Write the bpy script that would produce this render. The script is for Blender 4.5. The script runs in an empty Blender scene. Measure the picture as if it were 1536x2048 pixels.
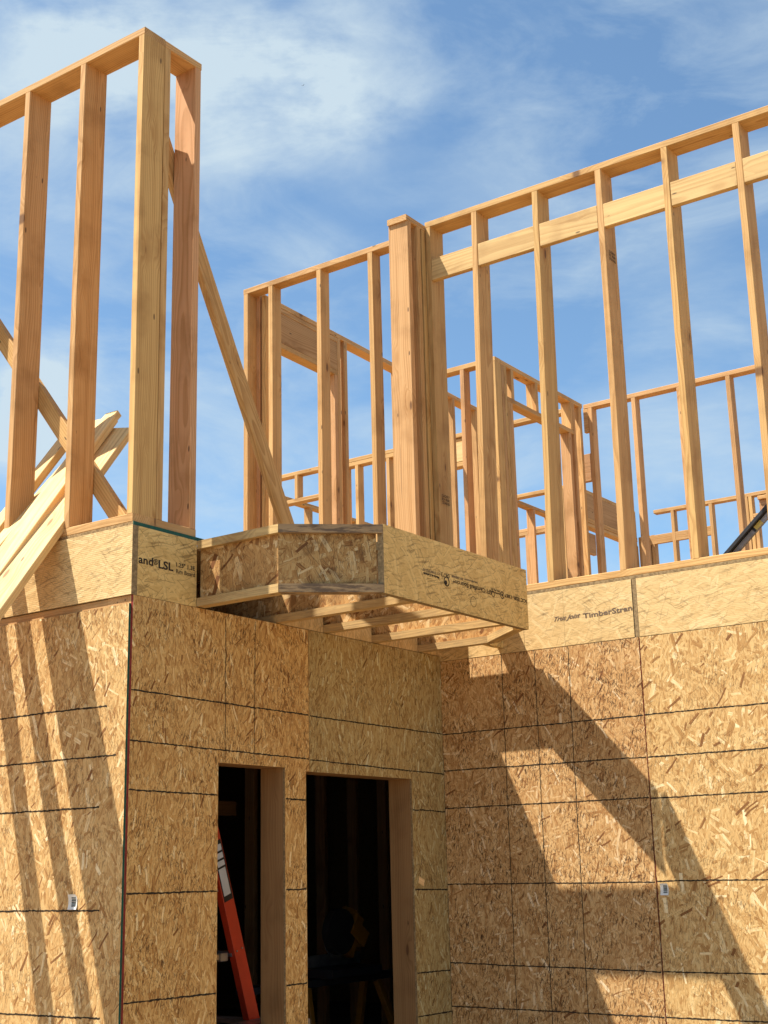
import bpy, math, random
from mathutils import Vector, Matrix
random.seed(7)
S = bpy.context.scene
COL = S.collection
V = Vector

# ------------------------------------------------------------------ camera, light, sky, exposure
cam_d = bpy.data.cameras.new('camera'); cam = bpy.data.objects.new('camera', cam_d); COL.objects.link(cam)
fw = V((-0.5574778, 0.789907, 0.25547101)); rt = V((0.81331731, 0.58137349, -0.02279962)); up = V((0.16653365, -0.19506871, 0.96654785))
CM = Matrix.Identity(4)
for i in range(3):
    CM[i][0] = rt[i]; CM[i][1] = up[i]; CM[i][2] = -fw[i]
CM[0][3], CM[1][3], CM[2][3] = 4.15514371, -4.01889153, -1.16518113
cam.matrix_world = CM
cam_d.sensor_fit = 'VERTICAL'; cam_d.sensor_height = 24.0; cam_d.lens = 2735.74 / 2048 * 24
cam_d.clip_end = 5000; cam_d.clip_start = 0.05
S.camera = cam

SUN = V((0.43, 0.381, -1.0)).normalized()
sd = bpy.data.lights.new('sun', 'SUN'); sd.energy = 5.0; sd.angle = math.radians(0.5); sd.color = (1.0, 0.93, 0.80)
so = bpy.data.objects.new('sun', sd); so.rotation_euler = SUN.to_track_quat('-Z', 'Y').to_euler(); COL.objects.link(so)
S.view_settings.view_transform = 'Standard'; S.view_settings.look = 'None'
S.view_settings.exposure = 1.02; S.view_settings.gamma = 1.0; S.view_settings.use_curve_mapping = False
S.cycles.max_bounces = 6; S.cycles.diffuse_bounces = 5


class NT:
    """small helper to write node trees tersely"""
    def __init__(s, tree): s.t = tree; s.n = tree.nodes; s.l = tree.links
    def node(s, kind, **kw):
        n = s.n.new(kind)
        for k, v in kw.items(): setattr(n, k, v)
        return n
    def put(s, sock, v):
        if v is None: return
        if isinstance(v, bpy.types.NodeSocket): s.l.new(v, sock)
        else: sock.default_value = v
    def math(s, op, a, b=None, c=None, clamp=False):
        n = s.node('ShaderNodeMath', operation=op, use_clamp=clamp)
        s.put(n.inputs[0], a); s.put(n.inputs[1], b); s.put(n.inputs[2], c); return n.outputs[0]
    def vec(s, op, a, b=None, out=0):
        n = s.node('ShaderNodeVectorMath', operation=op)
        s.put(n.inputs[0], a)
        if op == 'SCALE': s.put(n.inputs['Scale'], b)
        else: s.put(n.inputs[1], b)
        return n.outputs[out]
    def sep(s, v):
        n = s.node('ShaderNodeSeparateXYZ'); s.put(n.inputs[0], v); return n.outputs
    def comb(s, x, y, z):
        n = s.node('ShaderNodeCombineXYZ')
        for i, q in enumerate((x, y, z)): s.put(n.inputs[i], q)
        return n.outputs[0]
    def noise(s, v, scale=1.0, detail=2.0, rough=0.5, dims='3D', dist=0.0):
        n = s.node('ShaderNodeTexNoise', noise_dimensions=dims)
        s.put(n.inputs['Vector'], v); n.inputs['Scale'].default_value = scale
        n.inputs['Detail'].default_value = detail; n.inputs['Roughness'].default_value = rough
        n.inputs['Distortion'].default_value = dist
        return n.outputs[0]
    def ss(s, v, a, b, lo=0.0, hi=1.0):
        n = s.node('ShaderNodeMapRange', interpolation_type='SMOOTHSTEP')
        s.put(n.inputs[0], v); n.inputs[1].default_value = a; n.inputs[2].default_value = b
        n.inputs[3].default_value = lo; n.inputs[4].default_value = hi
        return n.outputs[0]
    def mix(s, f, a, b, mode='MIX'):
        n = s.node('ShaderNodeMix', data_type='RGBA', blend_type=mode)
        s.put(n.inputs[0], f)
        s.put(n.inputs[6], (*a, 1) if isinstance(a, tuple) and len(a) == 3 else a)
        s.put(n.inputs[7], (*b, 1) if isinstance(b, tuple) and len(b) == 3 else b)
        return n.outputs[2]
    def ramp(s, v, stops, mode='LINEAR'):
        n = s.node('ShaderNodeValToRGB'); s.put(n.inputs[0], v); e = n.color_ramp.elements
        n.color_ramp.interpolation = mode
        while len(e) < len(stops): e.new(0.5)
        for k, (p, c) in enumerate(stops): e[k].position = p; e[k].color = (*c, 1)
        return n.outputs[0]


# world: Nishita sky with broken cloud laid over it by direction
w = bpy.data.worlds.new('World'); S.world = w; w.use_nodes = True
T = NT(w.node_tree); T.n.clear()
sky = T.node('ShaderNodeTexSky', sky_type='NISHITA')
sky.sun_disc = False; sky.sun_elevation = math.radians(60.1); sky.sun_rotation = math.radians(228.5)
sky.altitude = 1200; sky.air_density = 1.0; sky.dust_density = 1.6; sky.ozone_density = 1.6
dirv = T.vec('NORMALIZE', T.node('ShaderNodeTexCoord').outputs['Generated'])
def blob(d, rad, amp):
    dist = T.vec('DISTANCE', dirv, tuple(V(d).normalized()), out=1)
    return T.math('MULTIPLY', T.ss(dist, 0.0, rad, 1.0, 0.0), amp)
wisp_co = T.vec('MULTIPLY', dirv, (3.0, 3.0, 7.0))
warp = T.node('ShaderNodeTexNoise'); T.put(warp.inputs['Vector'], wisp_co); warp.inputs['Scale'].default_value = 0.9
wisp_co = T.vec('ADD', wisp_co, T.vec('SCALE', warp.outputs['Color'], 1.3))
wisp = T.noise(wisp_co, 1.6, 9.0, 0.62)
fine = T.noise(T.vec('MULTIPLY', dirv, (5, 5, 16)), 2.3, 8.0, 0.6)
tot = T.math('ADD', T.math('MULTIPLY', T.ss(wisp, 0.36, 0.80), 0.72), T.math('MULTIPLY', T.ss(fine, 0.45, 0.75), 0.12))
field = None
for d, rad, amp in (((-0.600, 0.590, 0.545), 0.14, 0.50), ((-0.520, 0.655, 0.540), 0.11, 0.42), ((-0.66, 0.52, 0.555), 0.12, 0.42),
                    ((-0.505, 0.686, 0.515), 0.08, 0.26), ((-0.72, 0.607, 0.332), 0.06, 0.85), ((-0.738, 0.60, 0.315), 0.055, 0.85),
                    ((-0.556, 0.71, 0.433), 0.05, 0.20), ((-0.382, 0.874, 0.290), 0.09, 0.28), ((-0.30, 0.92, 0.27), 0.09, 0.22),
                    ((-0.44, 0.77, 0.475), 0.08, 0.18), ((-0.35, 0.84, 0.41), 0.07, 0.12),
                    ((-0.60, 0.74, 0.29), 0.07, 0.12)):
    b = blob(d, rad, amp)
    field = b if field is None else T.math('ADD', field, b)
shape = T.ss(T.noise(T.vec('MULTIPLY', dirv, (7, 7, 13)), 1.4, 9.0, 0.58), 0.30, 0.62)
tot = T.math('ADD', tot, T.math('MULTIPLY', field, T.math('ADD', T.math('MULTIPLY', shape, 1.25), 0.10)))
for d, rad, amp in (((-0.616, 0.67, 0.42), 0.13, -0.28), ((-0.437, 0.712, 0.56), 0.09, -0.10), ((-0.333, 0.79, 0.50), 0.11, -0.26), ((-0.46, 0.82, 0.36), 0.10, -0.12)):
    tot = T.math('ADD', tot, blob(d, rad, amp))
tot = T.math('MINIMUM', T.math('MAXIMUM', tot, 0.0), 0.93)
hs = T.node('ShaderNodeHueSaturation'); hs.inputs['Saturation'].default_value = 0.88; hs.inputs['Value'].default_value = 1.06
T.put(hs.inputs['Color'], sky.outputs[0])
skyb = T.mix(1.0, hs.outputs[0], (0.74, 0.97, 1.05), 'MULTIPLY')
skyc = T.mix(tot, skyb, (3.6, 4.35, 4.85))
bg = T.node('ShaderNodeBackground'); T.put(bg.inputs[0], skyc); bg.inputs[1].default_value = 0.088
out = T.node('ShaderNodeOutputWorld'); T.l.new(bg.outputs[0], out.inputs[0])


# ------------------------------------------------------------------ materials
def new_mat(name, rough=0.7, spec=0.3):
    m = bpy.data.materials.new(name); m.use_nodes = True
    t = NT(m.node_tree); t.n.clear()
    b = t.node('ShaderNodeBsdfPrincipled'); o = t.node('ShaderNodeOutputMaterial'); t.l.new(b.outputs[0], o.inputs[0])
    b.inputs['Roughness'].default_value = rough; b.inputs['Specular IOR Level'].default_value = spec
    return m, t, b

def plain(name, col, rough=0.6, spec=0.3, metal=0.0, grime=0.25, scale=12.0):
    m, t, b = new_mat(name, rough, spec)
    co = t.node('ShaderNodeTexCoord').outputs['Object']
    n = t.noise(co, scale, 5.0, 0.6)
    c = t.mix(t.ss(n, 0.3, 0.75), tuple(x * (1 - grime) for x in col), col)
    t.put(b.inputs['Base Color'], c); b.inputs['Metallic'].default_value = metal
    return m

def wood(name, light, dark, pink, rough=0.72, knots=1.0, weather=0.0, ringgap=0.011):
    m, t, b = new_mat(name, rough, 0.25)
    co = t.node('ShaderNodeTexCoord').outputs['Object']
    oc = t.node('ShaderNodeObjectInfo').outputs['Color']
    rgb = t.node('ShaderNodeSeparateColor'); t.put(rgb.inputs[0], oc); cr, cg, cb = rgb.outputs
    seed = t.math('MULTIPLY', cb, 37.0)
    cs = t.vec('ADD', co, t.comb(seed, 0.0, 0.0))
    x, y, z = t.sep(cs)
    # pith position differs per board
    py = t.math('MULTIPLY', t.math('SUBTRACT', t.math('FRACT', t.math('MULTIPLY', cb, 13.7)), 0.5), 0.22)
    pz = t.math('ADD', t.math('MULTIPLY', t.math('FRACT', t.math('MULTIPLY', cb, 7.3)), 0.07), 0.02)
    kv = t.node('ShaderNodeTexVoronoi', voronoi_dimensions='3D', feature='F1')
    t.put(kv.inputs['Vector'], t.comb(t.math('MULTIPLY', x, 3.1), t.math('MULTIPLY', t.math('ADD', y, seed), 10.0), t.math('MULTIPLY', z, 2.0)))
    kv.inputs['Scale'].default_value = 1.0
    kd = kv.outputs['Distance']
    kpick = t.math('GREATER_THAN', t.sep(kv.outputs['Color'])[0], 0.42)
    kin = t.math('MULTIPLY', t.ss(kd, 0.065, 0.12, 1.0, 0.0), kpick)
    kring = t.math('MULTIPLY', t.ss(kd, 0.08, 0.42, 1.0, 0.0), kpick)
    wv = t.noise(t.comb(t.math('MULTIPLY', x, 1.3), t.math('MULTIPLY', y, 5.0), t.math('MULTIPLY', z, 5.0)), 1.0, 2.0)
    wv = t.math('ADD', t.math('MULTIPLY', t.math('SUBTRACT', wv, 0.5), 0.07), t.math('MULTIPLY', kring, 0.022))
    rr = t.vec('LENGTH', t.comb(0.0, t.math('ADD', y, py), t.math('ADD', z, pz)), out=1)
    rr = t.math('ADD', rr, wv)
    ph = t.math('FRACT', t.math('DIVIDE', rr, ringgap))
    ring = t.math('MULTIPLY', t.ss(ph, 0.15, 0.86), t.ss(ph, 0.90, 1.0, 1.0, 0.0))
    rvar = t.noise(t.comb(0.0, t.math('MULTIPLY', rr, 40.0), seed), 1.0, 1.0)
    st = t.noise(t.comb(t.math('MULTIPLY', x, 2.2), t.math('MULTIPLY', y, 260.0), t.math('MULTIPLY', z, 260.0)), 1.0, 3.0, 0.6)
    st2 = t.noise(t.comb(t.math('MULTIPLY', x, 0.8), t.math('MULTIPLY', y, 38.0), t.math('MULTIPLY', z, 38.0)), 1.0, 3.0, 0.55)
    blot = t.noise(cs, 3.2, 4.0, 0.55)
    f = t.math('ADD', t.math('MULTIPLY', ring, t.math('MULTIPLY', rvar, 0.75)), t.math('MULTIPLY', t.math('SUBTRACT', st, 0.45), 0.55))
    f = t.math('ADD', f, t.math('MULTIPLY', t.math('SUBTRACT', st2, 0.5), 1.0), clamp=True)
    base = t.mix(cr, light, pink)
    c = t.mix(f, base, dark)
    c = t.mix(t.math('MULTIPLY', t.ss(blot, 0.48, 0.72), 0.45), c, tuple(q * 0.72 for q in dark))
    c = t.mix(t.math('MULTIPLY', kring, 0.35), c, dark)
    c = t.mix(t.math('MULTIPLY', kin, 0.80 * knots), c, (0.11, 0.045, 0.018))
    # small nail heads and pitch specks
    nv = t.node('ShaderNodeTexVoronoi', voronoi_dimensions='3D'); nv.inputs['Scale'].default_value = 1.0
    t.put(nv.inputs['Vector'], t.comb(t.math('MULTIPLY', x, 7.0), t.math('MULTIPLY', y, 22.0), t.math('MULTIPLY', z, 22.0)))
    nk = t.math('MULTIPLY', t.ss(nv.outputs['Distance'], 0.08, 0.13, 1.0, 0.0), t.math('GREATER_THAN', t.sep(nv.outputs['Color'])[1], 0.72))
    c = t.mix(t.math('MULTIPLY', nk, 0.75), c, (0.05, 0.03, 0.02))
    # checks: thin dark splits along the grain
    ck = t.noise(t.comb(t.math('MULTIPLY', x, 1.1), t.math('MULTIPLY', y, 120.0), t.math('MULTIPLY', z, 120.0)), 1.0, 1.0, 0.4)
    ck = t.ss(ck, 0.735, 0.77)
    c = t.mix(t.math('MULTIPLY', ck, 0.5), c, (0.12, 0.06, 0.03))
    if weather:
        wn = t.noise(t.comb(t.math('MULTIPLY', x, 9.0), t.math('MULTIPLY', y, 60.0), t.math('MULTIPLY', z, 60.0)), 1.0, 4.0, 0.7)
        c = t.mix(t.math('MULTIPLY', t.ss(wn, 0.42, 0.62), weather), c, (0.06, 0.04, 0.035))
    c = t.vec('SCALE', c, t.math('ADD', t.math('MULTIPLY', cg, 0.5), 0.72))
    t.put(b.inputs['Base Color'], c)
    bp = t.node('ShaderNodeBump'); bp.inputs['Strength'].default_value = 0.35; bp.inputs['Distance'].default_value = 0.002
    t.put(bp.inputs['Height'], t.math('SUBTRACT', t.math('SUBTRACT', st, t.math('MULTIPLY', f, 0.4)), t.math('MULTIPLY', ck, 0.8)))
    t.l.new(bp.outputs[0], b.inputs['Normal'])
    return m

def strand(name, pal, layers, streak=0.5, edge_shade=0.5, speck=0.5, fines=1.0, ripple=0.0, bump=0.5, warp=1.0, rough=0.72, dirt=0.0, tint=0.25, spread=0.70, turnage=60.0, cl=1.0):
    """strand board: rectangular wood strands in layers, each layer at its own angle, over a streaky base with
    fine splits. UVs in metres. layers: (angle deg, width, length, cover, tone shift)"""
    m, t, b = new_mat(name, rough, 0.3)
    uv = t.node('ShaderNodeTexCoord').outputs['UV']
    wn = t.node('ShaderNodeTexNoise', noise_dimensions='2D'); t.put(wn.inputs['Vector'], uv); wn.inputs['Scale'].default_value = 7.0; wn.inputs['Detail'].default_value = 2.0
    uvw = t.vec('ADD', uv, t.vec('SCALE', t.vec('SUBTRACT', wn.outputs['Color'], (0.5, 0.5, 0.5)), 0.022 * warp))
    dark = tuple(q * 0.30 for q in pal[0][1])
    vc = t.node('ShaderNodeTexVoronoi', voronoi_dimensions='2D'); vc.inputs['Scale'].default_value = 6.5; t.put(vc.inputs['Vector'], uvw)
    turn = t.math('MULTIPLY', t.math('SUBTRACT', t.sep(vc.outputs['Color'])[0], 0.5), math.radians(turnage))
    # base: small chips
    v0 = t.node('ShaderNodeTexVoronoi', voronoi_dimensions='2D'); v0.inputs['Scale'].default_value = 1
    t.put(v0.inputs['Vector'], t.vec('MULTIPLY', uvw, (1 / 0.008, 1 / 0.028, 0)))
    st = t.noise(t.vec('MULTIPLY', uvw, (230, 26, 1)), 1.0, 3.0, 0.65, '2D')
    val = t.math('ADD', t.math('MULTIPLY', t.sep(v0.outputs['Color'])[0], 0.40 * fines), t.math('MULTIPLY_ADD', st, 1.25 * fines, 0.28 - 0.625 * fines), clamp=True)
    col = t.ramp(val, pal); h = val
    for i, (ang, wd, ln, cov, sh) in enumerate(layers):
        rot = t.node('ShaderNodeVectorRotate', rotation_type='Z_AXIS'); t.put(rot.inputs['Vector'], uvw)
        t.put(rot.inputs['Angle'], t.math('ADD', turn, math.radians(ang)))
        px, py, _ = t.sep(rot.outputs[0])
        X = t.math('ADD', t.math('DIVIDE', px, wd), 31.7 * (i + 1)); cx = t.math('FLOOR', X)
        w1 = t.node('ShaderNodeTexWhiteNoise', noise_dimensions='1D'); t.put(w1.inputs['W'], cx)
        Y = t.math('ADD', t.math('DIVIDE', py, ln), t.math('MULTIPLY', w1.outputs['Value'], 9.0)); cy = t.math('FLOOR', Y)
        w2 = t.node('ShaderNodeTexWhiteNoise', noise_dimensions='3D'); t.put(w2.inputs['Vector'], t.comb(cx, cy, float(i)))
        r_, g_, b_ = t.sep(w2.outputs['Color'])
        fx, fy = t.math('SUBTRACT', t.math('FRACT', X), 0.5), t.math('SUBTRACT', t.math('FRACT', Y), 0.5)
        fx = t.math('ADD', fx, t.math('MULTIPLY', fy, t.math('MULTIPLY', t.math('SUBTRACT', b_, 0.5), 0.55)))
        ax, ay = t.math('ABSOLUTE', fx), t.math('ABSOLUTE', fy)
        hw = t.math('ADD', t.math('MULTIPLY', g_, 0.30), 0.14)
        hl = t.math('ADD', t.math('MULTIPLY', t.math('FRACT', t.math('MULTIPLY', b_, 7.3)), 0.26), 0.22)
        mk = t.math('MULTIPLY', t.math('LESS_THAN', r_, cov), t.math('MULTIPLY', t.math('LESS_THAN', ax, hw), t.math('LESS_THAN', ay, hl)))
        q = t.math('DIVIDE', r_, cov)
        sk = t.noise(t.comb(t.math('MULTIPLY', px, 210.0), t.math('MULTIPLY', py, 14.0), 0.0), 1.0, 2.0, 0.6, '2D')
        v = t.math('ADD', t.math('ADD', t.math('MULTIPLY', t.math('SUBTRACT', q, 0.5), spread), 0.54 + sh), t.math('MULTIPLY', t.math('SUBTRACT', sk, 0.5), streak), clamp=True)
        c = t.ramp(v, pal)
        side = t.math('MULTIPLY', t.ss(t.math('SUBTRACT', hw, ax), 0.0, 0.10, 1.0, 0.0), t.ss(fx, -0.02, 0.02))
        side = t.math('MULTIPLY', side, t.math('GREATER_THAN', g_, 0.35))
        c = t.mix(t.math('MULTIPLY', side, edge_shade), c, dark)  # painted shadow along one long edge of each strand
        col = t.mix(mk, col, c)
        h = t.math('ADD', t.math('MULTIPLY', h, t.math('SUBTRACT', 1.0, mk)), t.math('MULTIPLY', t.math('ADD', t.math('MULTIPLY', g_, 0.5), 0.45), mk))
        h = t.math('SUBTRACT', h, t.math('MULTIPLY', t.math('MULTIPLY', side, mk), 0.5))
    # splits and gaps between strands
    region = t.ss(t.noise(uv, 5.5, 4.0, 0.65, '2D'), 0.36, 0.62, 0.25, 1.0)
    for (ang, sx, sy, th, am) in ((14.0, 150.0, 26.0, 0.585, speck), (-38.0, 170.0, 34.0, 0.62, speck * 0.8), (70.0, 150.0, 34.0, 0.63, speck * 0.6)):
        rot = t.node('ShaderNodeVectorRotate', rotation_type='Z_AXIS'); t.put(rot.inputs['Vector'], uvw); rot.inputs['Angle'].default_value = math.radians(ang)
        n = t.noise(t.vec('ADD', t.vec('MULTIPLY', rot.outputs[0], (sx * (0.5 + cl / 2), sy * cl, 1)), (ang, 3, 0)), 1.0, 1.5, 0.55, '2D')
        mk = t.math('MULTIPLY', t.math('MULTIPLY', t.ss(n, th, th + 0.06), am), region)
        col = t.mix(mk, col, dark); h = t.math('SUBTRACT', h, t.math('MULTIPLY', mk, 0.7))
    big = t.noise(uv, 1.1, 4.0, 0.6, '2D')
    col = t.mix(t.math('MULTIPLY', t.ss(big, 0.38, 0.66), tint), col, t.mix(1.0, col, (0.78, 0.66, 0.50), 'MULTIPLY'))
    if dirt:
        dn = t.noise(t.vec('ADD', uv, (3, 8, 0)), 7.0, 4.0, 0.6, '2D')
        col = t.mix(t.math('MULTIPLY', t.ss(dn, 0.52, 0.66), dirt), col, tuple(q * 0.5 for q in pal[0][1]))
    if ripple:
        v = t.sep(uv)[0]
        rp = t.math('SINE', t.math('ADD', t.math('MULTIPLY', v, 2 * math.pi / 0.0085), t.math('MULTIPLY', big, 14.0)))
        col = t.mix(t.math('MULTIPLY', t.ss(rp, 0.1, 1.0), ripple * 0.45), col, tuple(q * 0.7 for q in pal[0][1]))
        h = t.math('ADD', h, t.math('MULTIPLY', rp, 0.25 * ripple))
    t.put(b.inputs['Base Color'], col)
    bp = t.node('ShaderNodeBump'); bp.inputs['Strength'].default_value = bump; bp.inputs['Distance'].default_value = 0.0012
    t.put(bp.inputs['Height'], h); t.l.new(bp.outputs[0], b.inputs['Normal'])
    return m

M = {}
M['fir'] = wood('fir_stud', (0.62, 0.385, 0.145), (0.33, 0.145, 0.036), (0.60, 0.325, 0.160))
M['white_fir'] = wood('pale_fir', (0.74, 0.53, 0.245), (0.50, 0.28, 0.10), (0.72, 0.47, 0.23), knots=0.8, ringgap=0.016)
M['block_fir'] = wood('blocking_fir', (0.66, 0.45, 0.195), (0.36, 0.18, 0.055), (0.62, 0.39, 0.17), ringgap=0.019)
M['shaded_red_fir'] = wood('reddish_fir_shaded', (0.36, 0.195, 0.078), (0.20, 0.095, 0.034), (0.35, 0.18, 0.072))  # reddish wood, its colour also darkened for shade in openings and room
M['lvl'] = wood('flange_lumber', (0.60, 0.41, 0.175), (0.32, 0.185, 0.075), (0.56, 0.37, 0.16), weather=0.2, ringgap=0.007)
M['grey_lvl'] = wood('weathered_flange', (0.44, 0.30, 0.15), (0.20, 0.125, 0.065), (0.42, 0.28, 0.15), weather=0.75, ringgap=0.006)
OSB = [(0.0, (0.23, 0.090, 0.022)), (0.22, (0.42, 0.205, 0.056)), (0.50, (0.60, 0.345, 0.115)), (0.78, (0.70, 0.440, 0.165)), (1.0, (0.88, 0.65, 0.33))]
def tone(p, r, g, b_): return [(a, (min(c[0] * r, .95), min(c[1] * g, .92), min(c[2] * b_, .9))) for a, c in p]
def lay(k, w, l, cov): # mostly upright strands with a share at wide angles, the last few pale or dark strays
    base = ((10, .9, .9, .55, .0), (-24, .9, .8, .45, -.03), (38, .8, .8, .32, 0), (-58, .8, .7, .22, .02), (-4, 1.2, 1.2, .32, .02), (-15, .9, 1.1, .14, .22), (29, .7, .9, .10, -.32))
    return [(a * k, w * p, l * q, c * cov, sh) for a, p, q, c, sh in base]
M['osb_left'] = strand('osb_left', tone(OSB, .97, 1.05, 1.25), lay(1.0, .024, .115, 1.0), speck=0.50, edge_shade=.45)
M['osb_window'] = strand('osb_window', tone(OSB, .96, .98, 1.0), lay(.8, .017, .085, .85), speck=0.72, edge_shade=.5)
M['osb_grey'] = strand('osb_grey', tone(OSB, .66, .79, .92), lay(.6, .016, .090, .8), speck=0.50, edge_shade=.4)
M['osb_right'] = strand('osb_right', tone(OSB, .88, .88, 1.05), lay(1.5, .019, .090, .9), speck=0.85, edge_shade=.55)
M['osb_right_gold'] = strand('osb_right_gold', tone(OSB, .98, 1.06, 1.25), lay(1.3, .026, .120, .95), speck=0.50, edge_shade=.45)
M['osb_web'] = strand('osb_web', tone(OSB, .82, .80, .85), lay(1.6, .036, .150, 1.3), speck=0.40, edge_shade=.6, dirt=0.3, spread=.8)
M['osb_web_grey'] = strand('osb_web_grey', tone(OSB, .66, .68, .74), lay(1.9, .030, .125, 1.4), speck=0.40, edge_shade=.8, dirt=0.45, streak=.8, spread=.85)
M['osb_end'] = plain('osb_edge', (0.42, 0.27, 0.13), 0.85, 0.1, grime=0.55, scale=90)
LSLP = [(0.0, (0.36, 0.205, 0.070)), (0.22, (0.56, 0.370, 0.155)), (0.55, (0.71, 0.495, 0.230)), (1.0, (0.84, 0.66, 0.37))]
def lay2(k, cov): return [(a * k, w, l, c * cov, sh) for a, w, l, c, sh in ((-7, .034, .30, .5, 0), (14, .030, .26, .45, .02), (-26, .028, .24, .35, .01), (33, .026, .22, .25, -.02), (-48, .024, .16, .16, .02), (4, .034, .3, .3, .03), (70, .022, .14, .10, 0))]
M['lsl_left'] = strand('lsl_left', LSLP, lay2(1, 1), ripple=.8, streak=.35, edge_shade=.45, speck=.45, fines=.5, bump=.4, warp=1.5, spread=.2, turnage=15, cl=.30)
M['lsl_right'] = strand('lsl_right', LSLP, lay2(1, 1), ripple=.45, streak=.35, edge_shade=.40, speck=.42, fines=.5, bump=.35, warp=1.5, spread=.2, turnage=15, cl=.30)
M['lsl_shade'] = strand('lsl_shade', tone(LSLP, 1.0, .97, .78), lay2(1.5, 1.0), streak=.22, edge_shade=.8, speck=.50, fines=.4, bump=.3, warp=2.0, tint=.15, spread=.14, turnage=25, cl=.35)
M['lsl_end'] = plain('lsl_end', (0.36, 0.25, 0.13), 0.85, 0.1, grime=0.5, scale=70)
M['green'] = plain('green_edge_seal', (0.012, 0.105, 0.072), 0.6, 0.3, grime=0.4, scale=40)
M['red'] = plain('red_edge_seal', (0.33, 0.035, 0.025), 0.6, 0.3, grime=0.45, scale=40)
M['ink'] = plain('chalk_ink', (0.055, 0.042, 0.030), 0.9, 0.05, grime=0.5, scale=60)
M['redink'] = plain('red_ink', (0.16, 0.03, 0.02), 0.9, 0.05, grime=0.4, scale=60)
M['stamp'] = plain('stamp_ink', (0.060, 0.045, 0.035), 0.9, 0.05, grime=0.3)
M['faint'] = plain('faded_stamp_ink', (0.19, 0.135, 0.10), 0.9, 0.05, grime=0.3)
M['paper'] = plain('label_paper', (0.72, 0.72, 0.70), 0.5, 0.4, grime=0.12)
M['bars'] = plain('barcode_ink', (0.03, 0.035, 0.035), 0.6, 0.2, grime=0.1)
M['orange'] = plain('ladder_fibreglass', (0.62, 0.050, 0.016), 0.45, 0.5, grime=0.12)
M['alu'] = plain('aluminium', (0.42, 0.42, 0.43), 0.42, 0.5, metal=0.85, grime=0.3)
M['steel'] = plain('galvanised_steel', (0.36, 0.35, 0.36), 0.55, 0.5, metal=0.55, grime=0.45, scale=25)
M['darkmetal'] = plain('dark_steel', (0.035, 0.036, 0.042), 0.5, 0.4, metal=0.3)
M['yellow'] = plain('yellow_plastic', (0.30, 0.13, 0.012), 0.45, 0.4)
M['tagyellow'] = plain('yellow_sticker', (0.60, 0.48, 0.12), 0.5, 0.4)
M['black'] = plain('black_plastic', (0.02, 0.02, 0.02), 0.5, 0.4)
M['concrete'] = plain('concrete', (0.33, 0.31, 0.28), 0.9, 0.1, grime=0.3, scale=3)

# dirt ground
m, t, b = new_mat('bare_earth', 0.95, 0.05)
co = t.node('ShaderNodeTexCoord').outputs['Object']
n1 = t.noise(co, 0.6, 8.0, 0.65); n2 = t.noise(co, 9.0, 6.0, 0.7)
c = t.mix(t.ss(n1, 0.35, 0.65), (0.27, 0.20, 0.125), (0.36, 0.27, 0.17)); c = t.mix(t.ss(n2, 0.5, 0.7), c, (0.13, 0.10, 0.07))
t.put(b.inputs['Base Color'], c); bpn = t.node('ShaderNodeBump'); bpn.inputs['Strength'].default_value = 0.6
t.put(bpn.inputs['Height'], n2); t.l.new(bpn.outputs[0], b.inputs['Normal']); M['earth'] = m


# ------------------------------------------------------------------ object helpers
WM = {}
def mesh_obj(name, verts, faces, mats, M4=None, parent=None, uvs=None, mi=None, col=None):
    me = bpy.data.meshes.new(name); me.from_pydata([tuple(v) for v in verts], [], faces)
    for q in (mats if isinstance(mats, (list, tuple)) else [mats]): me.materials.append(q)
    if mi:
        for p, k in zip(me.polygons, mi): p.material_index = k
    if uvs is not None:
        ul = me.uv_layers.new(name='UVMap')
        for p in me.polygons:
            for li, vi in zip(p.loop_indices, p.vertices): ul.data[li].uv = uvs[vi]
    me.update()
    o = bpy.data.objects.new(name, me); COL.objects.link(o)
    place(o, M4 or Matrix.Identity(4), parent)
    o.color = col or (random.random(), random.uniform(0.35, 0.75), random.random(), 1)
    return o

def place(o, M4, parent=None):
    WM[o.name] = M4
    if parent is not None:
        o.parent = parent; o.matrix_basis = WM[parent.name].inverted() @ M4
    else: o.matrix_basis = M4

def thing(name, label, cat, loc, group=None, kind=None):
    o = bpy.data.objects.new(name, None); COL.objects.link(o); o.empty_display_size = 0.1
    place(o, Matrix.Translation(V(loc))); tag(o, label, cat, group, kind); return o

def tag(o, label=None, cat=None, group=None, kind=None):
    if label: o['label'] = label
    if cat: o['category'] = cat
    if group: o['group'] = group
    if kind: o['kind'] = kind
    return o

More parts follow.
